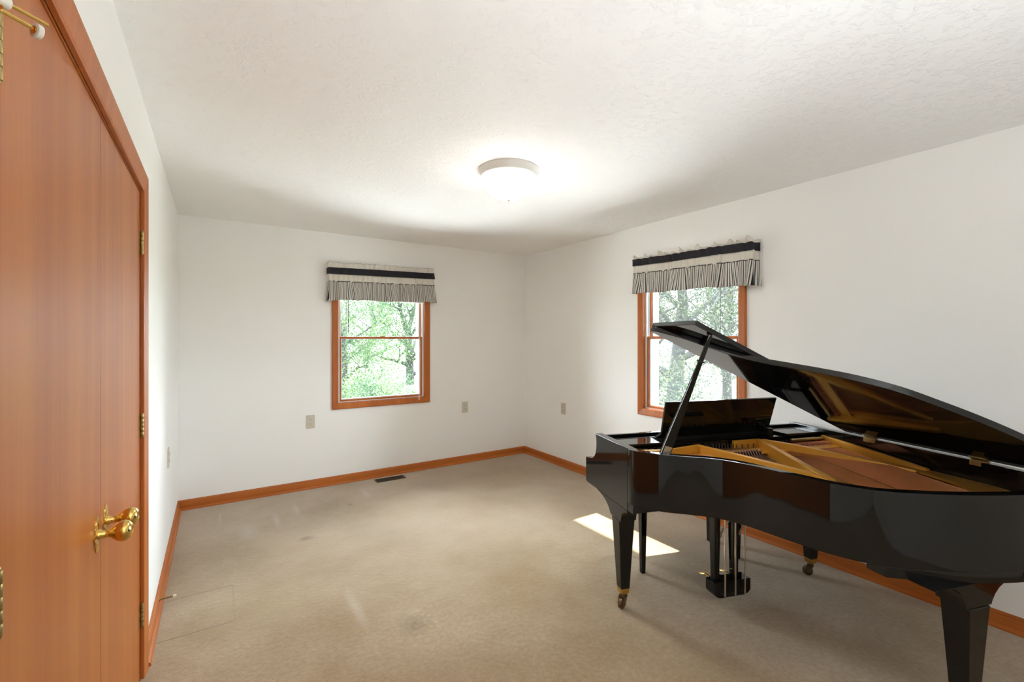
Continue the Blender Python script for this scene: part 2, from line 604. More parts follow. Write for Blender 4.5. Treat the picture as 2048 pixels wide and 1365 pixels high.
m.box(XL - 0.72, XL - WT, DO[0] - 0.3, DO[1] + 0.3, H, H + 0.03)
m.box(XL - 0.72, XL - WT, DO[0] - 0.3, DO[1] + 0.3, -0.03, 0)
struct('wall_closet', m, M_DARK, 'inside of the closet behind the closed doors', 'wall')

# roof overhang above the right wall
m = MB()
m.box(XR + WT, XR + WT + 0.80, YR - 1, YB + 1, 2.33, 2.36)
m.box(XR + WT + 0.78, XR + WT + 0.80, YR - 1, YB + 1, 2.30, 2.48)
struct('trim_5', m, M_VINYL, 'white roof overhang outside the right wall', 'eaves')

BBP = [(0, 0), (0.027, 0), (0.0265, 0.008), (0.022, 0.016), (0.0145, 0.020), (0.0135, 0.058), (0.0115, 0.064), (0.0115, 0.070), (0.006, 0.077), (0.0035, 0.0815), (0, 0.0815)]
def baseboard(name, label, axis, w0, a0, a1, sign, mat):
    m = MB()
    poly = [(w0 + sign * p[0], p[1]) for p in BBP]
    if axis == 'Y':          # runs along Y, thickness in X
        m.loft([[(p[0], a, p[1]) for p in poly] for a in (a0, a1)])
    else:
        m.loft([[(a, p[0], p[1]) for p in poly] for a in (a0, a1)])
    return struct(name, m, mat, label, 'baseboard')
baseboard('baseboard_back', 'stained wood baseboard along the far wall', 'X', YB, XL, XR, -1, M_TRIMX)
baseboard('baseboard_right', 'stained wood baseboard along the right wall under the piano', 'Y', XR, YR, YB, -1, M_TRIMY)
baseboard('baseboard_left', 'stained wood baseboard on the left wall beyond the closet', 'Y', XL, 2.492, YB, 1, M_TRIMY)

# ------------------------------------------------------------------ closet doors
# casing: profile swept round the opening
def casing_profile(w):
    return [(0, 0), (0, 0.010), (0.008, 0.013), (w * 0.55, 0.0165), (w * 0.8, 0.019), (w - 0.004, 0.019), (w, 0.015), (w, 0)]
def frame_sweep(mb, x0, x1, z0, z1, w, place, bottom=True):
    """picture frame casing round a clear opening; place(u, v, h) -> xyz"""
    prof = casing_profile(w)
    corners = [(x0, z0, -1, -1), (x0, z1, -1, 1), (x1, z1, 1, 1), (x1, z0, 1, -1)]
    if not bottom:
        corners = [(x0, z0, -1, 0), (x0, z1, -1, 1), (x1, z1, 1, 1), (x1, z0, 1, 0)]
    rings = [[place(cx + sx * p[0], cz + sz * p[0], p[1]) for p in prof] for cx, cz, sx, sz in corners]
    if bottom:
        rings.append(rings[0])
        mb.loft(rings, cap=False)
    else:
        mb.loft(rings, cap=True)
m = MB()
frame_sweep(m, DO[0] + 0.008, DO[1] - 0.008, 0.0, DO[2] - 0.010, 0.073, lambda u, v, h: (XL + h, u, v), bottom=False)
struct('trim_1', m, M_TRIMZ, 'stained wood casing around the double closet doors', 'door casing')
m = MB()
m.box(XL - WT, XL - 0.002, DO[0] - 0.001, DO[0] + 0.018, 0, DO[2])
m.box(XL - WT, XL - 0.002, DO[1] - 0.018, DO[1] + 0.001, 0, DO[2])
m.box(XL - WT, XL - 0.002, DO[0] + 0.018, DO[1] - 0.018, DO[2] - 0.016, DO[2] + 0.001)
m.box(XL - 0.075, XL - 0.052, DO[0] + 0.018, DO[0] + 0.03, 0, DO[2] - 0.016)
m.box(XL - 0.075, XL - 0.052, DO[1] - 0.03, DO[1] - 0.018, 0, DO[2] - 0.016)
m.box(XL - 0.075, XL - 0.052, DO[0] + 0.03, DO[1] - 0.03, DO[2] - 0.028, DO[2] - 0.016)
struct('trim_2', m, M_TRIMZ, 'stained wood jamb lining the closet opening', 'door jamb')

LEAF = 0.753
def knob_mb():
    m = MB()
    # axis X, pointing into the room
    prof = [(0.0001, 0.0), (0.013, 0.0), (0.013, 0.006), (0.0105, 0.009), (0.0095, 0.022), (0.011, 0.026), (0.016, 0.031), (0.0235, 0.040),
            (0.0275, 0.050), (0.0275, 0.056), (0.024, 0.064), (0.017, 0.070), (0.012, 0.0715), (0.011, 0.0695), (0.0001, 0.069)]
    m.lathe(prof, 28, axis='X')
    return m
def rose_mb():
    m = MB()
    pts = []
    for k in range(48):                      # pointed quatrefoil escutcheon
        a = 2 * PI * k / 48
        r = 0.030 + 0.0055 * math.cos(4 * a) + (0.012 * max(0, abs(math.sin(a)) - 0.78) / 0.22)
        pts.append((r * math.cos(a) * 0.86, r * math.sin(a)))
    m.loft([[(0.0, p[0], p[1]) for p in pts], [(0.002, p[0], p[1]) for p in pts], [(0.0042, p[0] * 0.86, p[1] * 0.86) for p in pts],
            [(0.0050, p[0] * 0.6, p[1] * 0.6) for p in pts]])
    return m
def hinge_mb():
    m = MB()
    for k in range(5):
        z0 = -0.0455 + k * 0.0182
        m.lathe([(0.0052, z0 + 0.0004), (0.0056, z0 + 0.001), (0.0056, z0 + 0.0172), (0.0052, z0 + 0.0178)], 14, (0.006, 0, 0))
    m.lathe([(0.0015, 0.0455), (0.0042, 0.0465), (0.0035, 0.050), (0.001, 0.051)], 12, (0.006, 0, 0))
    m.lathe([(0.001, -0.050), (0.0035, -0.049), (0.0042, -0.0465), (0.0015, -0.0455)], 12, (0.006, 0, 0))
    return m
def make_leaf(name, y_hinge, sgn, label, n_parts):
    o = MB().box(-0.035, 0.0, min(0, sgn * LEAF), max(0, sgn * LEAF), 0.012, DO[2] - 0.020).build(
        name, M_DOOR, bevel=0.0015, loc=(XL - 0.003, y_hinge, 0))
    tag(o, label, 'door', kind='structure')
    yk = sgn * (LEAF - 0.055)
    r = rose_mb().build('rosette', M_BRASS, o, smooth=True, loc=(0.0, yk, 0.90))
    k = knob_mb().build('door_handle', M_BRASS, o, smooth=True, loc=(0.003, yk, 0.90))
    for z in (1.815, 1.058, 0.270):
        h = hinge_mb().build('hinge', M_OLDBRASS, o, smooth=True, loc=(0.003 if sgn < 0 else 0.009, -sgn * 0.001, z))
        # visible leaf plates
        p = MB()
        prof = []
        for k2 in range(17):
            zz = -0.045 + 0.09 * k2 / 16
            prof.append((sgn * (0.017 + 0.004 * math.cos(k2 / 16 * 4 * PI)), zz))
        poly = [(sgn * 0.004, 0.045), (sgn * 0.004, -0.045)] + prof
        p.prism(poly, 0.0002, 0.0018, 'X')
        p.build('hinge_plate', M_OLDBRASS, h, loc=(-0.003 if sgn < 0 else -0.009, 0, 0))
    return o
door_far = make_leaf('door_1', DO[1] - 0.0195, -1, 'flush stained wood closet door nearer the far wall', 0)
door_near = make_leaf('door_2', DO[0] + 0.0195, 1, 'flush stained wood closet door nearest the camera', 0)
# hinge pin door stop on the top hinge of the near leaf
def W2L(x, y, z):          # world -> near leaf
    return (x - (XL - 0.003), y - (DO[0] + 0.0195), z)
m = MB()
ZS = 1.877
m.tube([W2L(-0.2502, 0.896, ZS), W2L(-0.251, 0.918, ZS), W2L(-0.226, 0.946, ZS)], 0.0030, 8)
m.tube([W2L(-0.238, 0.9025, ZS + 0.003), W2L(-0.206, 0.9315, ZS + 0.003)], 0.0026, 8)
m.lathe([(0.003, -0.006), (0.0085, -0.006), (0.0085, 0.004), (0.003, 0.004)], 14, W2L(-0.2502, 0.896, ZS))
hs = m.build('hinge_stop', M_BRASS, door_near, smooth=True)
def pad(c, d, r, L, name, mat):
    c, d = Vector(W2L(*c)), Vector(d).normalized()
    mb = MB()
    mb.tube([c - d * L / 2, c - d * L * 0.4, c + d * L * 0.4, c + d * L / 2], [r * 0.85, r, r, r * 0.85], 18)
    return mb.build(name, mat, hs, smooth=True)
pad((-0.243, 0.898, ZS + 0.003), (0.74, 0.67, 0), 0.0085, 0.014, 'bumper', M_RUBBER)
pad((-0.2215, 0.950, ZS - 0.001), (0.74, 0.67, 0), 0.0105, 0.008, 'bumper', M_RUBBER)
pad((-0.2215, 0.950, ZS - 0.001), (0.74, 0.67, 0), 0.0062, 0.0095, 'pad_screw', M_BRASS)

# ------------------------------------------------------------------ windows
def make_window(name, loc, rz, w, z0, z1, label, mat_side):
    """local x along wall (0..w), y outwards, z up"""
    r = empty(name, loc, rz)
    tag(r, label, 'window', kind='structure')
    m = MB()
    frame_sweep(m, 0, w, z0, z1, 0.058, lambda u, v, h: (u, -h, v))
    m.build('casing', M_TRIMZ, r)
    m = MB()     # wood jamb extension
    for (a, b3, c, d) in ((-0.012, 0.004, z0 - 0.012, z1 + 0.012), (w - 0.004, w + 0.012, z0 - 0.012, z1 + 0.012)):
        m.box(a, b3, 0.0, 0.018, c, d)
    m.box(0.004, w - 0.004, 0.0, 0.018, z0 - 0.012, z0 + 0.004)
    m.box(0.004, w - 0.004, 0.0, 0.018, z1 - 0.004, z1 + 0.012)
    m.build('jamb_extension', M_TRIMZ, r)
    m = MB()     # white track liner and exterior frame
    for a, b3, s in ((0, 0.012, 1), (w - 0.012, w, -1)):
        m.box(a, b3, 0.018, WT + 0.01, z0, z1)
        for y in (0.020, 0.058, 0.098):
            m.box(min(a, a + s * 0.0185) if s > 0 else b3 - 0.0185, (a + 0.0185) if s > 0 else b3, y, y + 0.004, z0, z1)
        m.box(a if s > 0 else b3 - 0.034, (a + 0.034) if s > 0 else b3, 0.112, WT + 0.01, z0, z1)
    m.box(0.012, w - 0.012, 0.018, WT + 0.03, z0 - 0.005, z0 + 0.010)
    m.box(0.012, w - 0.012, 0.018, WT + 0.01, z1 - 0.012, z1)
    m.build('jamb_track', M_VINYL, r)
    zm = 1.425
    def sash(nm, y, za, zb, rb, rt):
        s = MB()
        e = 0.014
        s.box(e, e + 0.020, y, y + 0.014, za, zb)
        s.box(w - e - 0.020, w - e, y, y + 0.014, za, zb)
        s.box(e + 0.020, w - e - 0.020, y, y + 0.014, za, za + rb)
        s.box(e + 0.020, w - e - 0.020, y, y + 0.014, zb - rt, zb)
        so = s.build(nm, M_TRIMZ, r, bevel=0.0015)
        s = MB()
        for xa, xb in ((e, e + 0.030), (w - e - 0.030, w - e)):
            s.box(xa, xb, y + 0.014, y + 0.032, za, zb)
        s.box(e + 0.030, w - e - 0.030, y + 0.014, y + 0.032, za, za + rb + 0.008)
        s.box(e + 0.030, w - e - 0.030, y + 0.014, y + 0.032, zb - rt - 0.006, zb)
        s.build('glazing_frame', M_VINYL, so)
        g = MB().box(e + 0.026, w - e - 0.026, y + 0.019, y + 0.023, za + rb * 0.8, zb - rt * 0.8)
        g.build('glass_pane', M_GLASS, so)
        return so
    low = sash('lower_sash', 0.026, z0 + 0.010, zm + 0.012, 0.018, 0.020)
    sash('upper_sash', 0.064, zm - 0.012, z1 - 0.010, 0.020, 0.022)
    # sash lock on the meeting rail
    m = MB()
    m.box(w / 2 - 0.028, w / 2 + 0.028, 0.030, 0.048, zm + 0.012, zm + 0.017)
    m.lathe([(0.001, zm + 0.017), (0.011, zm + 0.017), (0.010, zm + 0.024), (0.001, zm + 0.026)], 14, (w / 2, 0.039, 0))
    m.tube([(w / 2, 0.039, zm + 0.024), (w / 2 - 0.015, 0.036, zm + 0.028), (w / 2 - 0.032, 0.034, zm + 0.022)], [0.004, 0.0035, 0.003], 8)
    m.build('sash_lock', M_OLDBRASS, low, smooth=True)
    return r
make_window('window_1', (WIN_B[0], YB, 0), 0, WIN_B[1] - WIN_B[0], WIN_B[2], WIN_B[3],
            'double hung window with stained wood casing in the far wall', None)
make_window('window_2', (XR, WIN_R[1], 0), -PI / 2, WIN_R[1] - WIN_R[0], WIN_R[2], WIN_R[3],
            'double hung window with stained wood casing behind the raised piano lid', None)

# ------------------------------------------------------------------ blinds (drawn up behind the valances)
def make_blind(loc, rz, w, label, wand_x, cord_x, wand_z, cord_z, cord_y, z_stack=1.80, wr=0.0042):
    r = empty('mini_blind', loc, rz)
    tag(r, label, 'blind', 'raised mini blinds')
    MB().box(0.01, w - 0.01, -0.030, 0.014, 2.018, 2.050).build('headrail', M_VINYL, r, bevel=0.002)
    m = MB()
    n = 42
    for k in range(n):
        z = z_stack + 0.014 + (2.0 - z_stack - 0.02) * k / n * 0.55
        m.box(0.014, w - 0.014, -0.022, 0.006, z, z + 0.0012)
    m.build('slat_stack', M_VINYL, r)
    MB().box(0.014, w - 0.014, -0.023, 0.007, z_stack, z_stack + 0.012).build('bottom_rail', M_VINYL, r, bevel=0.002)
    m = MB()
    m.tube([(wand_x, -0.034, 2.03), (wand_x, -0.034, wand_z)], wr, 6)
    m.tube([(wand_x, -0.034, wand_z), (wand_x, -0.034, wand_z - 0.03)], [wr * 1.25, wr], 6)
    m.build('tilt_wand', simple('smoke_wand', (0.03, 0.035, 0.03), 0.25), r, smooth=True)
    m = MB()
    m.tube([(cord_x, -0.020, 2.03), (cord_x + 0.002, -0.024, (2.03 + cord_z) / 2), (cord_x, cord_y, cord_z)], 0.0028, 6)
    m.tube([(cord_x, cord_y, cord_z), (cord_x, cord_y, cord_z - 0.035)], [0.003, 0.0065], 10)
    m.build('pull_cord', M_VINYL, r, smooth=True)
    return r
make_blind((WIN_B[0], YB - 0.002, 0), 0, WIN_B[1] - WIN_B[0], 'white mini blind drawn up behind the valance of the far wall window',
           0.088, 0.822, 1.50, 0.80, -0.030)
make_blind((XR - 0.002, WIN_R[1], 0), -PI / 2, WIN_R[1] - WIN_R[0], 'white mini blind drawn up behind the valance above the piano',
           0.762, 0.81, 1.40, 1.62, -0.022, 1.86, 0.0020)

# ------------------------------------------------------------------ valances
def ruffle_mesh(name, mat, parent, w, ret, z_top, z_bot, amp_top, amp_bot, y0, seed, tilt, full=1.7, top_wave=0.0, bot_wave=0.0, nv=10, nu=420, flare=0.0, lw=1.0):
    rnd = random.Random(seed)
    fr = [(rnd.uniform(0.75, 1.25) * f * lw, rnd.uniform(0, 6.28), a) for f, a in ((7, 0.45), (13, 0.6), (21, 0.55), (39, 0.22))]
    total = w + 2 * ret
    vs, fs, uvs = [], [], []
    for i in range(nu + 1):
        s = total * i / nu
        if s < ret:
            bx, by, nx, ny = 0.0, -s * y0 / ret, -1.0, 0.0
            by = -(s / ret) * y0
        elif s > ret + w:
            q = (s - ret - w) / ret
            bx, by, nx, ny = w, -(1 - q) * y0, 1.0, 0.0
        else:
            bx, by, nx, ny = s - ret, -y0, 0.0, -1.0
        wob = sum(a * math.sin(f * s * 2 * PI / 1.1 * 1.0 + ph) for f, ph, a in fr)
        low = math.sin(s * 9 + seed) + 0.6 * math.sin(s * 23 + seed * 2)
        for j in range(nv + 1):
            v = j / nv
            amp = amp_bot + (amp_top - amp_bot) * v
            tab = max(0.0, math.sin(s * 2 * PI / 0.155 + seed + 1.3 * math.sin(s * 7))) ** 3
            zt = z_top + (top_wave * (0.6 * low + 0.5 * wob) if top_wave < 0.01 else top_wave * (1.9 * tab + 0.3 * wob - 0.9))
            zb = z_bot + bot_wave * low
            z = zb + (zt - zb) * v + tilt * (bx / w)
            off = amp * wob + flare * (1 - v) ** 1.5
            # gathers spread a little towards the bottom
            sx = 0.012 * (1 - v) * math.sin(f0 * s + seed) if (f0 := 31) else 0
            vs.append((bx + nx * off + (sx if ny else 0), by + ny * off, z))
            uvs.append((s * full + 0.02 * math.sin(17 * s) * (1 - v), v))
    for i in range(nu):
        for j in range(nv):
            a = i * (nv + 1) + j
            fs.append((a, a + nv + 1, a + nv + 2, a + 1))
    me = bpy.data.meshes.new(name)
    me.from_pydata(vs, [], fs)
    uvl = me.uv_layers.new(name='UVMap')
    for lp in me.loops:
        uvl.data[lp.index].uv = uvs[lp.vertex_index]
    me.materials.append(mat)
    me.polygons.foreach_set('use_smooth', [True] * len(me.polygons))
    o = bpy.data.objects.new(name, me)
    COL.objects.link(o)
    o.parent = parent
    md = o.modifiers.new('thickness', 'SOLIDIFY')
    md.thickness = 0.0015
    return o

def make_valance(loc, rz, w, y0, zz, tilt, seed, label, gather, spiky):
    r = empty('window_valance', loc, rz)
    tag(r, label, 'valance', 'ruffled window valances')
    zh, zb1, zb0, zw, zr = zz
    ruffle_mesh('heading_ruffle', M_CLOTHW, r, w, 0.05, zh, zb1 - 0.004, 0.008 + spiky * 0.006, 0.003, y0, seed, tilt, top_wave=0.004 + spiky * 0.011, nv=6)
    ruffle_mesh('rod_pocket', M_NAVY, r, w, 0.05, zb1, zb0, 0.0022 + gather * 0.002, 0.0022 + gather * 0.002, y0 + 0.012, seed + 1, tilt, nv=8, bot_wave=gather * 0.002, top_wave=gather * 0.003, lw=1.0)
    ruffle_mesh('plain_panel', M_CLOTHW, r, w, 0.05, zb0 + 0.006, zw - 0.004, 0.004, 0.009, y0, seed + 2, tilt, nv=6, bot_wave=0.002)
    ruffle_mesh('striped_ruffle', M_STRIPE, r, w, 0.055, zw + 0.004, zr, 0.008, 0.014, y0 + 0.003, seed + 2, tilt, nv=12, top_wave=0.002, bot_wave=0.004, flare=0.014)
    m = MB()
    zc = (zb1 + zb0) / 2
    m.tube([(0.012, 0.0, zc), (0.012, -y0 + 0.008, zc), (w - 0.012, -y0 + 0.008, zc + tilt), (w - 0.012, 0.0, zc + tilt)], 0.005, 8)
    m.build('curtain_rod', M_VINYL, r, smooth=True)
    return r
make_valance((0.898, YB - 0.001, 0), 0, 1.076, 0.068, (2.150, 2.098, 2.034, 1.965, 1.783), 0.024, 3,
             'white valance with a black band and striped ruffle, on the far wall', 0.1, 0.0)
make_valance((XR - 0.001, 2.800, 0), -PI / 2, 1.088, 0.080, (2.152, 2.124, 2.064, 1.998, 1.820), -0.026, 12,
             'white valance with a dark puckered band and striped ruffle, above the piano', 1.0, 1.0)

# ------------------------------------------------------------------ ceiling light
r = empty('ceiling_light', (1.49, 2.305, H))
tag(r, 'lit frosted dome ceiling light with a white metal rim', 'ceiling light')
m = MB()
m.lathe([(0.05, 0.0), (0.184, 0.0), (0.186, -0.006), (0.180, -0.014), (0.172, -0.026), (0.166, -0.040), (0.160, -0.043), (0.155, -0.040), (0.15, -0.03), (0.05, -0.025)], 64)
m.build('canopy', M_LAMPW, r, smooth=True)
m = MB()
prof = [(0.154, -0.036)]
for k in range(1, 15):
    a = k / 14 * PI / 2
    prof.append((0.156 * math.cos(a) ** 0.9 + 0.0005, -0.042 - 0.138 * math.sin(a)))
m.lathe(prof, 64)
m.build('glass_dome', M_DOME, r, smooth=True)
m = MB()
m.lathe([(0.002, -0.176), (0.012, -0.179), (0.0125, -0.183), (0.005, -0.186), (0.004, -0.191), (0.001, -0.194)], 20)
m.build('finial', M_OLDBRASS, r, smooth=True)

# ------------------------------------------------------------------ outlets
def make_outlet(loc, rz, label, blank=False):
    o = empty('wall_outlet', loc, rz)       # local y outwards from wall into room = -y
    tag(o, label, 'outlet', 'ivory wall outlets')
    MB().box(-0.038, 0.038, -0.006, 0.0, -0.063, 0.063).build('cover_plate', M_IVORY, o, bevel=0.0025)
    for z in (0.021, -0.021):
        m = MB()
        pts = [(0.0145 * math.cos(a) * 1.05, z + max(-0.0135, min(0.0135, 0.0175 * math.sin(a)))) for a in [k * 2 * PI / 24 for k in range(24)]]
        m.prism(pts, -0.0085, -0.0055, 'Y')
        s = m.build('receptacle', M_IVORY, o)
        m = MB()
        m.box(-0.007, -0.0045, -0.0090, -0.0083, z + 0.001, z + 0.009)
        m.box(0.0045, 0.007, -0.0090, -0.0083, z + 0.001, z + 0.008)
        m.lathe([(0.0001, -0.0090), (0.0026, -0.0090), (0.0026, -0.0083), (0.0001, -0.0083)], 10, (0, 0, z - 0.006), 'Y')
        m.build('slot', M_SLOT, s)
    m = MB()
    m.lathe([(0.0001, -0.0075), (0.0028, -0.007), (0.0028, -0.0055), (0.0001, -0.0055)], 10, (0, 0, 0), 'Y')
    m.build('screw', M_IVORY, o)
    return o
make_outlet((0.752, YB, 0.631), 0, 'ivory outlet on the far wall, left of the window')
make_outlet((2.386, YB, 0.632), 0, 'ivory outlet on the far wall, near the room corner')
make_outlet((XR, 3.869, 0.641), -PI / 2, 'ivory outlet on the right wall, between corner and window')
make_outlet((XL, 3.709, 0.638), PI / 2, 'ivory outlet on the left wall, seen edge-on')

# ------------------------------------------------------------------ floor register
r = empty('floor_vent', (1.474, 4.482, 0.0), math.radians(-1))
tag(r, 'dark brown floor register set in the carpet below the far window', 'floor vent')
m = MB()
m.box(-0.145, 0.145, -0.052, -0.040, 0.0, 0.006)
m.box(-0.145, 0.145, 0.040, 0.052, 0.0, 0.006)
m.box(-0.145, -0.132, -0.040, 0.040, 0.0, 0.006)
m.box(0.132, 0.145, -0.040, 0.040, 0.0, 0.006)
m.box(-0.004, 0.004, -0.040, 0.040, 0.0, 0.005)
m.build('frame', M_VENT, r, bevel=0.001)
m = MB()
for k in range(22):
    x = -0.126 + k * 0.012
    if abs(x) > 0.005:
        m.box(x - 0.0018, x + 0.0018, -0.040, 0.040, 0.001, 0.004)
m.build('louvre', M_VENT, r)
MB().box(-0.132, 0.132, -0.040, 0.040, 0.0002, 0.0008).build('duct_opening', M_SLOT, r)

# ------------------------------------------------------------------ spring door stop on the left baseboard
r = empty('spring_door_stop', (XL + 0.0135, 2.99, 0.052), 0)
tag(r, 'brass spring door stop with white tip on the left baseboard', 'door stop')
m = MB()
pts = [(0.004 + 0.055 * k / 160, 0.0045 * math.cos(k * 0.8), 0.0045 * math.sin(k * 0.8)) for k in range(161)]
m.tube(pts, 0.0012, 5)
m.build('spring', M_OLDBRASS, r, smooth=True)
MB().lathe([(0.001, 0.0), (0.009, 0.0), (0.008, 0.005), (0.001, 0.006)], 16, (0, 0, 0), 'X').build('base', M_OLDBRASS, r, smooth=True)
MB().lathe([(0.001, 0.058), (0.007, 0.058), (0.0072, 0.068), (0.005, 0.072), (0.001, 0.073)], 16, (0, 0, 0), 'X').build('rubber_tip', M_RUBBER, r, smooth=True)

# ------------------------------------------------------------------ grand piano
# local frame: b = treble to bass, t = front to tail, z up  ->  object x = b, y = -t
P_ORG, P_B = Vector((1.791, 1.671, 0)), Vector((1.176, -0.388, 0)).normalized()
P_ROT = math.atan2(P_B.y, P_B.x)
piano = empty('grand_piano', P_ORG, P_ROT)
tag(piano, 'black lacquered baby grand piano with its lid propped open, on the carpet', 'piano')
def Q(b, t, z):
    return Vector((b, -t, z))
ZT, ZB = 0.870, 0.600
SPINE, TREB = 1.398, -0.036
bent = catmull([(TREB, 0.12, 0), (TREB + 0.002, 0.165, 0), (0.0, 0.212, 0), (0.06, 0.278, 0), (0.15, 0.335, 0), (0.245, 0.40, 0), (0.31, 0.49, 0),
                (0.35, 0.60, 0), (0.39, 0.715, 0), (0.44, 0.825, 0), (0.52, 0.922, 0), (0.629, 0.98, 0), (0.75, 1.030, 0),
                (0.875, 1.066, 0), (1.0, 1.088, 0), (1.12, 1.085, 0), (1.24, 1.045, 0), (1.33, 0.965, 0), (1.382, 0.86, 0), (SPINE, 0.72, 0)], 6)
bent = [(p.x, p.y) for p in bent] + [(SPINE, 0.5), (SPINE, 0.3), (SPINE, 0.12)]
def offset_path(path, d):
    out = []
    n = len(path)
    for i, p in enumerate(path):
        a = Vector(path[max(i - 1, 0)])
        c = Vector(path[min(i + 1, n - 1)])
        tt = (c - a).normalized()
        out.append((p[0] + tt.y * d, p[1] - tt.x * d))
    return out
inner = offset_path(bent, 0.042)      # towards the inside
m = MB()
rings = []
for o_, i_ in zip(bent, inner):
    rings.append([Q(*o_, ZB), Q(*o_, ZT), Q(*i_, ZT), Q(*i_, ZB)])
m.loft(rings)
m.build('rim', M_LACQ, piano, bevel=0.0035)
# arms / cheeks at both ends of the keyboard
ARM = [(-0.250, ZT), (-0.2385, 0.850), (-0.2355, 0.820), (-0.2375, 0.790), (-0.246, 0.757), (-0.264, 0.735), (-0.290, 0.718), (-0.322, 0.712),
       (-0.378, 0.704), (-0.378, 0.566), (-0.360, 0.557), (0.1195, 0.557), (0.1195, ZT)]
def prism_b(mb, poly, b0, b1):
    return mb.loft([[Q(b0, *p) for p in poly], [Q(b1, *p) for p in poly]])
def prism_t(mb, poly, t0, t1):
    return mb.loft([[Q(p[0], t0, p[1]) for p in poly], [Q(p[0], t1, p[1]) for p in poly]])
for b0 in (TREB, SPINE - 0.044):
    m = MB()
    prism_b(m, ARM, b0, b0 + 0.044)
    m.build('arm', M_LACQ, piano, bevel=0.004)
def bxp(mb, b0, b1, t0, t1, z0, z1):
    return mb.box(b0, b1, -t1, -t0, z0, z1)
m = MB()
bxp(m, TREB + 0.046, SPINE - 0.046, -0.376, 0.118, 0.559, 0.602)
bxp(m, TREB + 0.002, SPINE - 0.002, 0.1205, 0.17, 0.559, 0.598)
bxp(m, 0.40, 0.46, 0.18, 0.66, 0.610, 0.66)
bxp(m, 0.86, 0.92, 0.18, 0.98, 0.610, 0.66)
m.build('keybed', M_SATIN, piano, bevel=0.002)
m = MB()
bxp(m, TREB + 0.045, SPINE - 0.045, -0.374, -0.352, 0.6025, 0.700)
m.build('key_slip', M_LACQ, piano, bevel=0.003)
FB = [(-0.351, 0.700), (-0.351, 0.716), (-0.335, 0.734), (-0.300, 0.748), (-0.272, 0.768), (-0.256, 0.800), (-0.250, 0.845), (-0.243, 0.862), (-0.228, 0.866), (-0.206, 0.866), (-0.206, 0.800), (-0.24, 0.740), (-0.30, 0.70)]
m = MB()
prism_b(m, FB, TREB + 0.046, SPINE - 0.046)
m.build('fallboard', M_LACQ, piano, bevel=0.002)
m = MB()
bxp(m, TREB + 0.046, SPINE - 0.046, -0.204, 0.10, 0.775, 0.792)
m.build('pin_block', M_SATIN, piano)
# music shelf (sides of the desk slide on it)
m = MB()
bxp(m, TREB + 0.048, SPINE - 0.048, -0.172, -0.150, 0.792, 0.853)
for b0, b1 in ((TREB + 0.048, 0.262), (1.098, SPINE - 0.048)):
    bxp(m, b0, b1, -0.149, -0.022, 0.838, 0.851)
bxp(m, 0.263, 1.097, -0.149, -0.030, 0.826, 0.838)
bxp(m, TREB + 0.048, SPINE - 0.048, -0.040, -0.028, 0.812, 0.8255)
m.build('music_shelf', M_LACQ, piano, bevel=0.002)
# music desk
def desk_pt(b, s, th):     # s along the leaning panel
    t0, z0, t1, z1 = -0.125, 0.842, -0.062, 1.064
    L = math.hypot(t1 - t0, z1 - z0)
    nx, nz = (z1 - z0) / L, -(t1 - t0) / L
    return Q(b, t0 + (t1 - t0) * s + nx * th, z0 + (z1 - z0) * s + nz * th)
half = [(0.412, 0.0), (0.412, 0.05), (0.406, 0.075), (0.396, 0.105), (0.384, 0.135), (0.377, 0.165), (0.373, 0.21), (0.373, 0.30), (0.375, 0.6), (0.378, 1.0)]
pts = [(0.68 - h, s) for h, s in half] + [(0.68 + h, s) for h, s in reversed(half)]
m = MB()
m.loft([[desk_pt(b, s, -0.007) for b, s in pts], [desk_pt(b, s, 0.007) for b, s in pts]])
m.build('music_desk', M_LACQ, piano, bevel=0.002)
m = MB()
bxp(m, 0.275, 1.085, -0.118, -0.105, 0.8385, 0.853)
bxp(m, 1.00, 1.035, -0.100, -0.060, 0.8385, 0.880)
bxp(m, 0.325, 0.36, -0.100, -0.060, 0.8385, 0.880)
m.build('desk_support', M_SATIN, piano)

# ---- iron plate, soundboard, strings
deck = offset_path(bent, 0.043)
m = MB()
rings = [[Q(p[0], p[1], 0.735), Q(p[0], p[1], 0.745)] for p in deck]
poly = [(p[0], p[1]) for p in deck]
m.loft([[Q(p[0], p[1], 0.742) for p in poly], [Q(p[0], p[1], 0.752) for p in poly]])
m.build('soundboard', M_BOARD, piano)
pin_in = offset_path(bent, 0.105)
m = MB()
rings = []
for k, (o_, i_) in enumerate(zip(offset_path(bent, 0.0435), pin_in)):
    # the hitch-pin side of the plate widens over the tail
    f = max(0.0, min(1.0, (o_[1] - 0.55) / 0.45)) * (1 if o_[0] > 0.5 else 0.3)
    cx, cy = 1.0, 0.62
    ix, iy = i_[0] + (cx - i_[0]) * 0.42 * f, i_[1] + (cy - i_[1]) * 0.42 * f
    rings.append([Q(*o_, 0.768), Q(*o_, 0.778), Q(ix, iy, 0.778), Q(ix, iy, 0.768)])
m.loft(rings)
bxp(m, TREB + 0.044, SPINE - 0.044, 0.03, 0.135, 0.7925, 0.797)
m.build('iron_plate', M_GOLD, piano, bevel=0.002)
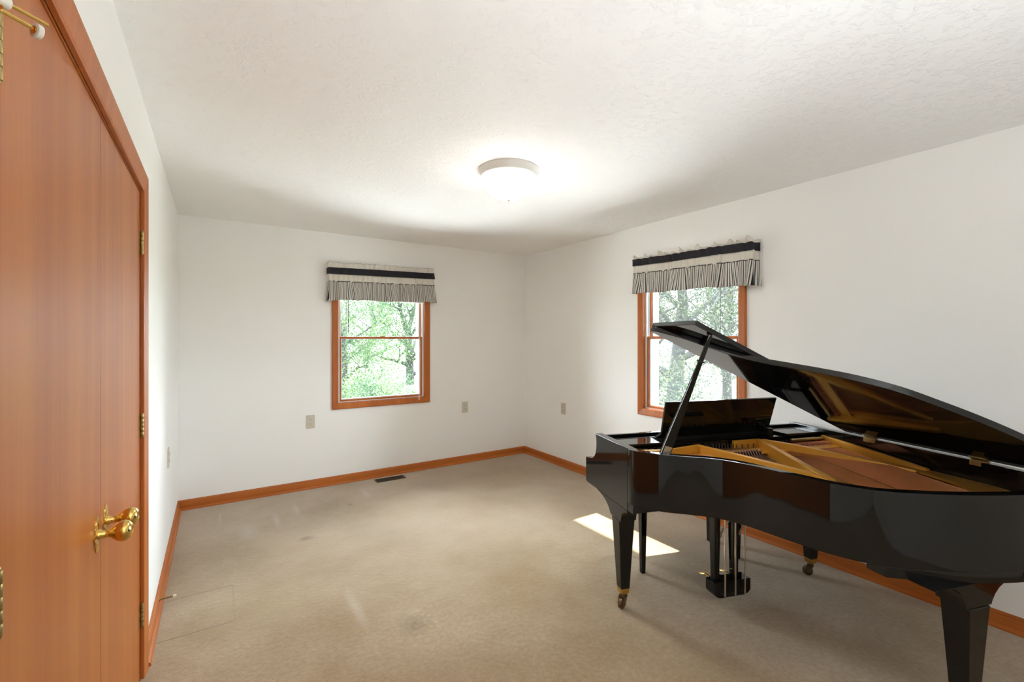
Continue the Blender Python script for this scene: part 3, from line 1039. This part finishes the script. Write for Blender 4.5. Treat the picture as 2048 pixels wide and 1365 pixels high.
def strut(name, pts, w, zb=0.775, mat=M_GOLD):
    """bar with a flat top following pts = [(b, t, ztop)]"""
    mb = MB()
    rings = []
    n = len(pts)
    for i, p in enumerate(pts):
        a, c = Vector(pts[max(i - 1, 0)][:2]), Vector(pts[min(i + 1, n - 1)][:2])
        d = (c - a).normalized()
        nx, ny = d.y * w / 2, -d.x * w / 2
        rings.append([Q(p[0] - nx * 1.25, p[1] - ny * 1.25, zb), Q(p[0] - nx, p[1] - ny, p[2]), Q(p[0] + nx, p[1] + ny, p[2]), Q(p[0] + nx * 1.25, p[1] + ny * 1.25, zb)])
    mb.loft(rings)
    return mb.build(name, mat, piano, bevel=0.003)
strut('plate_flange', [(0.012, 0.045, 0.838), (0.11, 0.060, 0.838), (0.215, 0.080, 0.838), (0.455, 0.024, 0.838)], 0.018)
strut('plate_bar', [(0.445, 0.020, 0.838), (0.52, 0.27, 0.836), (0.60, 0.585, 0.832), (0.60, 0.69, 0.826), (0.575, 0.78, 0.815)], 0.024)
strut('plate_flange', [(0.70, -0.004, 0.838), (0.885, -0.004, 0.838)], 0.018)
strut('plate_bar', [(0.878, -0.004, 0.838), (0.77, 0.26, 0.836), (0.655, 0.545, 0.832), (0.615, 0.66, 0.826)], 0.030)
strut('plate_bar', [(0.895, 0.004, 0.838), (0.99, 0.16, 0.832), (1.10, 0.32, 0.816), (1.20, 0.45, 0.798), (1.27, 0.55, 0.784)], 0.024)
strut('plate_bar', [(1.338, 0.0, 0.836), (1.335, 0.2, 0.825), (1.335, 0.38, 0.808), (1.335, 0.56, 0.788)], 0.022)
strut('bass_bridge', [(0.90, 0.80, 0.779), (0.98, 0.83, 0.779), (1.05, 0.84, 0.779)], 0.03, zb=0.752, mat=M_BOARD)
for b0, b1, t0 in ((0.205, 0.405, 0.168), (0.535, 0.755, 0.128), (1.02, 1.315, 0.055)):
    m = MB()
    bxp(m, b0 - 0.01, b1 + 0.01, t0 - 0.020, t0 + 0.012, 0.776, 0.806)
    m.build('string_felt', M_FELT, piano, bevel=0.004)
m = MB()
m.lathe([(0.001, 0.79), (0.012, 0.79), (0.012, 0.812), (0.009, 0.818), (0.001, 0.820)], 16, tuple(Q(0.185, 0.165, 0)))
m.build('felt_button', M_REDFELT, piano, smooth=True)
m = MB()
m.tube([Q(1.08, 0.022, 0.822), Q(1.32, 0.022, 0.822)], 0.010, 10)
m.build('capo_bar', M_OLDBRASS, piano, smooth=True)
def t_end(b):
    best = 0.2
    for p in pin_in:
        if abs(p[0] - b) < 0.03 and p[1] > 0.1:
            best = max(best, p[1])
    return best
def string_mesh(b0, t0, slope, mat, rad, zf):
    tt = t0
    while tt < t_end(b0 - slope * (tt - t0)) - 0.03 and tt < 1.03:
        tt += 0.01
    b1 = b0 - slope * (tt - t0)
    m = MB()
    m.tube([Q(b0, 0.0, 0.800), Q(b0, t0 - 0.024, 0.801), Q(b0, t0 - 0.014, zf), Q(b0 + 0.002, t0 + 0.004, zf), Q(b0 - slope * 0.03, t0 + 0.030, 0.794), Q(b1, tt, 0.789)], rad, 5)
    return m.build('string', mat, piano, smooth=True)
for k in range(18):
    string_mesh(0.06 + k * 0.021, 0.168 if k > 6 else 0.12, 0.0, M_STRING, 0.0016, 0.8165)
for k in range(14):
    string_mesh(0.535 + k * 0.017, 0.128, 0.10 + k * 0.012, M_STRING, 0.0017, 0.8165)
for k in range(12):
    string_mesh(0.90 + k * 0.0115, 0.07, 0.26, M_COPPER, 0.0016, 0.812)
for k in range(26):
    string_mesh(1.045 + k * 0.0108, 0.055, 0.25, M_COPPER, 0.0020, 0.812)
pin = MB().lathe([(0.0008, 0.0), (0.0031, 0.0), (0.0031, 0.019), (0.0024, 0.023), (0.0008, 0.023)], 8)
pin0 = pin.build('tuning_pin', M_BLUED, piano, smooth=True, loc=Q(0.07, -0.012, 0.797))
for k in range(1, 96):
    c = pin0.copy()
    COL.objects.link(c)
    c.parent = piano
    c.location = Q(0.07 + (k // 3) * 0.0388 + (k % 3) * 0.009, -0.012 + (k % 3) * 0.013, 0.797)

# ---- lid (main panel raised, front flap folded back on top of it)
TH, HZ, HB, TF, FD = math.radians(24.25), 0.862, 1.400, 0.122, 0.335
def LP(b, t, off):
    s = HB - b
    return Q(HB - s * math.cos(TH) + off * math.sin(TH), t, HZ + s * math.sin(TH) + off * math.cos(TH))
lid_out = offset_path([p for p in bent], -0.004)
lid_out = [(min(p[0], HB - 0.034), max(p[1], TF)) for p in lid_out]
lid_out[0] = (TREB - 0.004, TF)
lid_out[-1] = (HB - 0.034, TF)
m = MB()
m.loft([[LP(b, t, 0.001) for b, t in lid_out], [LP(b, t, 0.0255) for b, t in lid_out]])
lid = m.build('lid', M_LIDL, piano, bevel=0.003)
m = MB()
fl = [(TREB - 0.004, TF + 0.001), (TREB - 0.004, TF + FD - 0.004), (TREB, TF + FD), (HB - 0.04, TF + FD), (HB - 0.04, TF + 0.001)]
m.loft([[LP(b, t, 0.0275) for b, t in fl], [LP(b, t, 0.0500) for b, t in fl]])
m.build('front_flap', M_LIDL, lid, bevel=0.003)
m = MB()
m.tube([LP(TREB, TF - 0.003, 0.0265), LP(HB - 0.05, TF - 0.003, 0.0265)], 0.0035, 8)
m.build('flap_hinge', M_OLDBRASS, lid, smooth=True)
for t0 in (0.265, 0.74):
    m = MB()
    m.tube([Q(SPINE - 0.026, t0 - 0.032, ZT + 0.0055), Q(SPINE - 0.026, t0 + 0.032, ZT + 0.0055)], 0.0048, 10)
    bxp(m, SPINE - 0.0405, SPINE - 0.027, t0 - 0.031, t0 + 0.031, ZT + 0.0002, ZT + 0.0025)
    bxp(m, SPINE - 0.0445, SPINE - 0.0422, t0 - 0.031, t0 + 0.031, ZT - 0.022, ZT + 0.0025)
    m.build('lid_hinge', M_OLDBRASS, piano, bevel=0.001)
    m = MB()
    m.loft([[LP(b, t, -0.0018) for b, t in ((HB - 0.036, t0 - 0.031), (HB - 0.062, t0 - 0.031), (HB - 0.062, t0 + 0.031), (HB - 0.036, t0 + 0.031))],
            [LP(b, t, 0.0005) for b, t in ((HB - 0.036, t0 - 0.031), (HB - 0.062, t0 - 0.031), (HB - 0.062, t0 + 0.031), (HB - 0.036, t0 + 0.031))]])
    m.build('hinge_leaf', M_OLDBRASS, lid)
# prop stick
m = MB()
A, B_ = Q(0.078, 0.246, 0.832), LP(0.062, 0.446, 0.0268)
d = (B_ - A)
Ln = d.length
d.normalize()
side = Q(1, 0.35, 0).normalized()
side = (side - d * side.dot(d)).normalized()
nrm = d.cross(side)
rings = []
for f, wd, th in ((0, 0.043, 0.020), (0.06, 0.047, 0.020), (0.25, 0.040, 0.019), (0.5, 0.029, 0.017), (0.72, 0.021, 0.015), (0.93, 0.017, 0.013), (1.0, 0.013, 0.010)):
    c = A + d * Ln * f
    rings.append([c + side * (wd / 2 * sx) + nrm * (th / 2 * sy) for sx, sy in ((-1, -1), (1, -1), (1, 1), (-1, 1))])
m.loft(rings)
prop = m.build('prop_stick', M_LACQ, piano, bevel=0.003)
m = MB()
c = A + d * Ln * 0.80
m.tube([c - d * 0.004, c + d * 0.004], 0.0125, 10)
m.tube([c - side * 0.018, c + side * 0.018], 0.0035, 8)
m.build('prop_collar', M_SATIN, prop)
m = MB()
c0, c1 = A + d * 0.02, A + d * 0.085
rings = []
for c in (c0, c1):
    rings.append([c + side * 0.017 * sx - nrm * (0.0105 + q) for sx, q in ((-1, 0), (1, 0), (1, 0.0022), (-1, 0.0022))])
m.loft(rings)
m.build('prop_plate', M_STEEL, prop)
m = MB()
m.lathe([(0.001, 0), (0.010, 0), (0.010, 0.005), (0.001, 0.006)], 12, tuple(LP(0.062, 0.43, 0.0205)))
m.build('prop_cup', M_SATIN, lid, smooth=True)

# ---- legs with brackets and casters
def leg_parts(b, t, sgn, rot=0.0, k=1.0):
    m = MB()
    rings = []
    prof = ((0.4745, 0.045, 0.040), (0.470, 0.0455, 0.0405), (0.462, 0.0445, 0.0395), (0.30, 0.0355, 0.0325), (0.108, 0.0250, 0.0245))
    for z, hb, ht in prof:
        rings.append([Q(b + hb * k * sx, t + ht * k * sy, z) for sx, sy in ((-1, -1), (1, -1), (1, 1), (-1, 1))])
    m.loft(rings)
    lg = m.build('leg', M_LACQ, piano, bevel=0.003)
    m = MB()
    rings = []
    for z, h in ((0.1078, 0.0242), (0.086, 0.0225), (0.078, 0.020)):
        rings.append([Q(b + h * sx, t + h * sy, z) for sx, sy in ((-1, -1), (1, -1), (1, 1), (-1, 1))])
    m.loft(rings)
    m.build('ferrule', M_BRASS, lg, bevel=0.002)
    ca, sa = math.cos(rot), math.sin(rot)
    m = MB()
    def R(x, y, z):
        return Q(b + x * ca - y * sa, t + x * sa + y * ca, z)
    m.tube([Q(b, t, 0.0785), Q(b, t, 0.060)], [0.013, 0.015], 12)
    for s in (-1, 1):
        m.loft([[R(0.013 * s, -0.016, 0.066), R(0.013 * s, 0.016, 0.066), R(0.013 * s, 0.030, 0.026), R(0.013 * s, 0.006, 0.018)],
                [R(0.0175 * s, -0.016, 0.066), R(0.0175 * s, 0.016, 0.066), R(0.0175 * s, 0.030, 0.026), R(0.0175 * s, 0.006, 0.018)]])
    m.loft([[R(-0.0175, -0.016, z), R(0.0175, -0.016, z), R(0.0175, 0.016, z), R(-0.0175, 0.016, z)] for z in (0.058, 0.066)])
    m.build('caster_fork', M_BRONZE, lg)
    m = MB()
    rings = []
    for x, r_ in ((-0.0115, 0.023), (-0.008, 0.0275), (0.008, 0.0275), (0.0115, 0.023)):
        rings.append([R(x, 0.014 + r_ * math.cos(k * PI / 10), 0.0280 + r_ * math.sin(k * PI / 10)) for k in range(20)])
    m.loft(rings)
    m.build('caster_wheel', M_BRONZE, lg, smooth=True)
    return lg
def bracket(b0, b1):
    m = MB()
    cur = [(-0.235, 0.5565), (-0.20, 0.552), (-0.165, 0.545), (-0.13, 0.534), (-0.10, 0.518), (-0.078, 0.500), (-0.063, 0.480), (-0.060, 0.4755), (0.052, 0.4755), (0.056, 0.500), (0.066, 0.522), (0.085, 0.536), (0.115, 0.540), (0.115, 0.5565)]
    prism_b(m, cur, b0, b1)
    return m.build('leg_bracket', M_LACQ, piano, bevel=0.003)
bracket(TREB, 0.052)
leg_parts(0.008, -0.003, 1, rot=1.0)
bracket(1.20, 1.30)
leg_parts(1.250, 0.0, -1, rot=2.5)
# tail leg: plate, arched bracket, leg
TLB, TLT = 0.818, 1.000
m = MB()
plate = [p for p in offset_path(bent, 0.004) if 0.535 < p[0] < 1.10 and p[1] > 0.9] + [(1.10, 0.93), (0.54, 0.86)]
m.loft([[Q(p[0], p[1], 0.560) for p in plate], [Q(p[0], p[1], 0.5995) for p in plate]])
m.build('leg_plate', M_LACQ, piano, bevel=0.003)
m = MB()
cur = [(0.60, 0.5600), (0.665, 0.5595), (0.70, 0.553), (0.728, 0.535), (0.748, 0.505), (0.754, 0.4755), (0.880, 0.4755), (0.887, 0.490), (0.900, 0.510), (0.922, 0.530), (0.955, 0.546), (1.0, 0.556), (1.05, 0.560)]
prism_t(m, cur, TLT - 0.05, TLT + 0.042)
m.build('leg_bracket', M_LACQ, piano, bevel=0.003)
leg_parts(TLB, TLT, 1, rot=0.3, k=1.13)
# ---- pedal lyre
m = MB()
LB0, LB1, LT0, LT1 = 0.468, 0.695, 0.060, 0.132
poly = [(LB0, 0.128), (LB0, 0.072), (LB0 + 0.006, 0.060), (LB0 + 0.02, 0.050), (LB0 + 0.04, 0.045), (LB1 - 0.04, 0.045), (LB1 - 0.02, 0.050), (LB1 - 0.006, 0.060), (LB1, 0.072), (LB1, 0.128)]
prism_t(m, poly, LT0, LT1)
lyre = m.build('pedal_box', M_LACQ, piano, bevel=0.003)
for bb in (0.498, 0.618):
    m = MB()
    rings = []
    for z, h in ((0.1285, 0.0150), (0.20, 0.0155), (0.36, 0.0185), (0.52, 0.0185), (0.559, 0.0185)):
        rings.append([Q(bb + h * sx, 0.095 + h * 1.1 * sy, z) for sx, sy in ((-1, -1), (1, -1), (1, 1), (-1, 1))])
    m.loft(rings)
    m.build('lyre_post', M_LACQ, lyre, bevel=0.002)
for bb in (0.520, 0.585, 0.645):
    m = MB()
    m.tube([Q(bb, 0.146, 0.060), Q(bb, 0.146, 0.600)], 0.0042, 8)
    m.tube([Q(bb, 0.146, 0.062), Q(bb, 0.120, 0.062)], 0.0035, 8)
    m.build('trap_rod', M_STEEL, lyre, smooth=True)
    # pedal
    m = MB()
    rings = []
    for f, w_, z, h_ in ((0.0, 0.0065, 0.098, 0.007), (0.25, 0.0065, 0.104, 0.007), (0.5, 0.009, 0.106, 0.007), (0.7, 0.0155, 0.099, 0.007), (0.88, 0.0175, 0.090, 0.006), (0.97, 0.013, 0.085, 0.005), (1.0, 0.005, 0.083, 0.003)):
        t0 = LT0 + 0.004 - 0.125 * f
        rings.append([Q(bb + w_ * math.cos(k * PI / 5), t0, z + h_ * math.sin(k * PI / 5)) for k in range(10)])
    m.loft(rings)
    m.build('pedal', M_BRASS, lyre, smooth=True)
for bb in (0.522, 0.642):
    m = MB()
    m.tube(catmull([Q(bb - 0.004, 0.112, 0.36), Q(bb - 0.002, 0.125, 0.40), Q(bb + 0.004, 0.16, 0.46), Q(bb + 0.01, 0.215, 0.54), Q(bb + 0.014, 0.25, 0.600)], 5), 0.0048, 8)
    m.build('lyre_brace', M_STEEL, lyre, smooth=True)

# ------------------------------------------------------------------ piano bench
def bench():
    r = empty('piano_bench', (2.163, 1.853, 0), P_ROT)
    tag(r, 'black piano bench with slim tapered legs pushed under the keyboard', 'bench')
    W, D = 0.685, 0.262
    for x, y in ((0, 0), (W, 0), (0, D), (W, D)):
        m = MB()
        rings = []
        for z, h in ((0.0, 0.0125), (0.25, 0.0170), (0.39, 0.0195), (0.46, 0.0195)):
            rings.append([(x + h * sx, y + h * sy, z) for sx, sy in ((-1, -1), (1, -1), (1, 1), (-1, 1))])
        m.loft(rings)
        m.build('leg', M_LACQ, r, bevel=0.002)
    m = MB()
    m.box(0.020, W - 0.020, -0.012, 0.004, 0.40, 0.46)
    m.box(0.020, W - 0.020, D - 0.004, D + 0.012, 0.40, 0.46)
    m.box(-0.012, 0.004, 0.020, D - 0.020, 0.40, 0.46)
    m.box(W - 0.004, W + 0.012, 0.020, D - 0.020, 0.40, 0.46)
    m.build('apron', M_LACQ, r, bevel=0.002)
    MB().box(-0.035, W + 0.035, -0.035, D + 0.035, 0.4602, 0.480).build('seat', M_LACQ, r, bevel=0.004)
bench()


# ------------------------------------------------------------------ outdoors
GZ = -0.55
m = MB()
nx_, ny_ = 40, 40
vs, fs = [], []
for i in range(nx_ + 1):
    for j in range(ny_ + 1):
        x, y = -40 + 100 * i / nx_, -30 + 100 * j / ny_
        z = GZ + 0.25 * noise.noise(Vector((x * 0.08, y * 0.08, 0)))
        if -1.2 < x < 4.5 and -3 < y < 6:
            z = GZ
        vs.append((x, y, z))
for i in range(nx_):
    for j in range(ny_):
        a = i * (ny_ + 1) + j
        fs.append((a, a + ny_ + 1, a + ny_ + 2, a + 1))
m.add(vs, fs)
struct('lawn', m, M_LAWN, 'sunlit grass outside the windows', 'lawn')
m = MB()
m.box(XL - WT - 0.6, XL - WT, YR - WT, YB + WT, GZ - 0.3, H)
m = MB()
m.box(-6, XL - WT, YR - 7, YB + WT, GZ + 0.0, GZ + 0.28)
m.box(XR + WT, XR + 5.2, YR - 7, YB + WT, GZ + 0.0, GZ + 0.28)
m.box(XL - WT, XR + WT, YR - 7, YR - WT, GZ + 0.0, GZ + 0.28)
m.box(-6, XR + 5.2, YB + WT, YB + 4.5, GZ + 0.0, GZ + 0.28)
struct('bounce_slab', m, M_BOUNCE, 'unseen pale slab added around the house to bounce sunlight indoors', 'bounce slab')  # added out of view to throw sunlight up onto the ceiling
ext = MB().box(XL - WT, XR + WT, YR - WT, YB + WT, GZ - 0.4, -0.125)
struct('trim_6', ext, M_CLAP, 'foundation under the room', 'foundation')

def branch(mb, p, d, L, r, depth, tips, rnd, bend=0.35):
    n = 5
    pts, rad = [p.copy()], [r]
    q = p.copy()
    dd = d.normalized()
    for k in range(n):
        dd = (dd + Vector((rnd.uniform(-1, 1), rnd.uniform(-1, 1), rnd.uniform(-0.5, 0.8))) * bend * 0.35).normalized()
        q = q + dd * L / n
        pts.append(q.copy())
        rad.append(r * (1 - 0.55 * (k + 1) / n))
    mb.tube(pts, rad, 7 if depth > 1 else 5)
    if depth <= 2:
        for k in (2, 3, 4, 5):
            tips.append((pts[k], L))
    if depth > 0:
        for k in range(3 if depth > 1 else 3):
            i = rnd.choice((2, 3, 4, 5)) if k else 5
            a = rnd.uniform(0, 2 * PI)
            side = Vector((math.cos(a), math.sin(a), rnd.uniform(-0.15, 0.7)))
            branch(mb, pts[i], (dd * 0.7 + side).normalized(), L * rnd.uniform(0.55, 0.78), rad[i] * 0.72, depth - 1, tips, rnd, bend)

def leaf_cloud(name, mat, parent, centres, n, size, spread, rnd):
    vs, fs = [], []
    for k in range(n):
        c, L = rnd.choice(centres)
        s = spread
        p = c + Vector((rnd.gauss(0, s), rnd.gauss(0, s), rnd.gauss(0, s * 0.7)))
        a = Vector((rnd.uniform(-1, 1), rnd.uniform(-1, 1), rnd.uniform(-1, 1))).normalized()
        b3 = a.cross(Vector((rnd.uniform(-1, 1), rnd.uniform(-1, 1), rnd.uniform(-1, 1)))).normalized()
        l = size * rnd.uniform(0.6, 1.3)
        w = l * 0.42
        o = len(vs)
        fold = a.cross(b3) * w * 0.35
        vs += [p - a * l, p - a * l * 0.1 + b3 * w + fold, p + a * l, p - a * l * 0.1 - b3 * w + fold, ]
        fs += [(o, o + 1, o + 2), (o, o + 2, o + 3)]
    me = bpy.data.meshes.new(name)
    me.from_pydata([tuple(v) for v in vs], [], fs)
    me.materials.append(mat)
    o = bpy.data.objects.new(name, me)
    COL.objects.link(o)
    o.parent = parent
    return o

def tree(name, loc, height, r, seed, nleaf, size, mat, label, group, lean=(0, 0), depth=3, low=0.0, spread=0.33, forks=None, cat='tree'):
    rnd = random.Random(seed)
    root = empty(name, loc)
    tag(root, label, cat, group)
    mb = MB()
    tips = []
    d0 = Vector((lean[0], lean[1], 1)).normalized()
    hT = height * 0.42
    pts, rad = [Vector((0, 0, -0.25))], [r * 1.35]
    q = Vector((0, 0, -0.25))
    for k in range(7):
        d0 = (d0 + Vector((rnd.uniform(-1, 1), rnd.uniform(-1, 1), 0.3)) * 0.06).normalized()
        q = q + d0 * hT / 7
        pts.append(q.copy())
        rad.append(r * (1.1 - 0.4 * (k + 1) / 7))
    mb.tube(pts, rad, 10)
    nb = 7
    for k in range(nb):
        f = low + (1 - low) * (k + 1) / nb
        i = max(1, min(7, int(round(f * 7))))
        a = k * 2.4 + rnd.uniform(-0.4, 0.4)
        up = 0.25 + 0.9 * (k / nb)
        dv = Vector((math.cos(a), math.sin(a), up)).normalized()
        branch(mb, pts[i], dv, height * rnd.uniform(0.17, 0.25), rad[i] * 0.55, depth - 1, tips, rnd)
    for sx in (1, -1):
        branch(mb, pts[-1] - d0 * 0.1, (d0 + Vector((0.45 * sx, 0.3 * sx, 0))).normalized(), height * 0.26, rad[-1] * 0.95, depth - 1, tips, rnd, 0.3)
    mb.build('trunk', M_BARK, root, smooth=True)
    leaf_cloud('crown', mat, root, tips, nleaf, size, spread, rnd)
    return root

G1, G2 = 'trees beyond the far wall window', 'trees beyond the right wall window'
back = [  # x, y, height, r, seed, leaves, label
    (3.1, 13.6, 5.6, 0.10, 11, 5200, 'slim leafy tree at the left of the far window view'),
    (6.6, 17.6, 6.2, 0.17, 12, 6500, 'broad green tree with a thick trunk, middle of the far window view'),
    (11.8, 23.5, 6.8, 0.16, 13, 6500, 'dense green tree at the right of the far window view'),
    (4.9, 23.6, 7.0, 0.15, 14, 6500, 'pale distant tree between the far window trunks'),
    (8.2, 30.0, 8.0, 0.2, 15, 6000, 'distant tree at the back right of the far window view'),
]
for x, y, h, r_, s, n, lab in back:
    tree('leafy_tree', (x, y, GZ), h, r_, s, int(n * 3.2), 0.040, M_LEAFA, lab, G1, low=0.10, spread=0.42)
for k, (x, y, h, n, lab) in enumerate(((2.6, 9.4, 1.3, 2600, 'leafy shrub low at the left of the far window view'),
                                 (4.4, 10.2, 0.9, 1500, 'small shrub low in the middle of the far window view'),
                                 (6.3, 12.2, 1.5, 3000, 'tall shrub at the right of the far window view'))):
    rnd = random.Random(50 + k)
    root = empty('leafy_shrub', (x, y, GZ))
    tag(root, lab, 'shrub', 'shrubs beyond the far wall window')
    mb, tips = MB(), []
    for q in range(7):
        a = q * 0.9
        branch(mb, Vector((0, 0, -0.05)), Vector((math.cos(a) * 0.6, math.sin(a) * 0.6, 1)), h * 0.62, 0.02, 1, tips, rnd)
    mb.build('stem', M_BARK, root, smooth=True)
    leaf_cloud('foliage', M_LEAFA, root, tips, int(n * 2.4), 0.032, 0.24, rnd)
right = [
    (9.4, 7.15, 7.0, 0.20, 21, 3600, 'big forked tree with a bare grey trunk at the left of the right window view', (0.10, -0.10)),
    (14.3, 8.7, 6.6, 0.15, 22, 4200, 'slender tree trunk seen past the raised piano lid', (0, 0)),
    (16.6, 14.2, 6.6, 0.20, 23, 5000, 'dense tree behind the big forked trunk', (0, 0)),
    (23.2, 14.2, 7.5, 0.2, 24, 5500, 'distant pale tree in the right window view', (0, 0)),
    (24.0, 20.6, 8.0, 0.2, 25, 5500, 'farthest tree at the left edge of the right window view', (0, 0)),
]
for x, y, h, r_, s, n, lab, ln in right:
    tree('forked_tree', (x, y, GZ), h, r_, s, int(n * 6.0), 0.032, M_LEAFB, lab, G2, lean=ln, low=0.18, spread=0.45)
for k, (x, y, h, n, lab) in enumerate(((7.0, 5.4, 1.7, 3400, 'tangled shrub low at the left of the right window view'),
                                 (12.0, 10.0, 1.2, 1900, 'tangled shrub low beyond the music desk'))):
    rnd = random.Random(70 + k)
    root = empty('tangled_shrub', (x, y, GZ))
    tag(root, lab, 'shrub', 'shrubs beyond the right wall window')
    mb, tips = MB(), []
    for q in range(9):
        a = q * 0.7
        branch(mb, Vector((0, 0, -0.05)), Vector((math.cos(a) * 0.7, math.sin(a) * 0.7, 1)), h * 0.65, 0.02, 1, tips, rnd, bend=0.7)
    mb.build('stem', M_BARK, root, smooth=True)
    leaf_cloud('foliage', M_LEAFB, root, tips, int(n * 2.2), 0.026, 0.25, rnd)
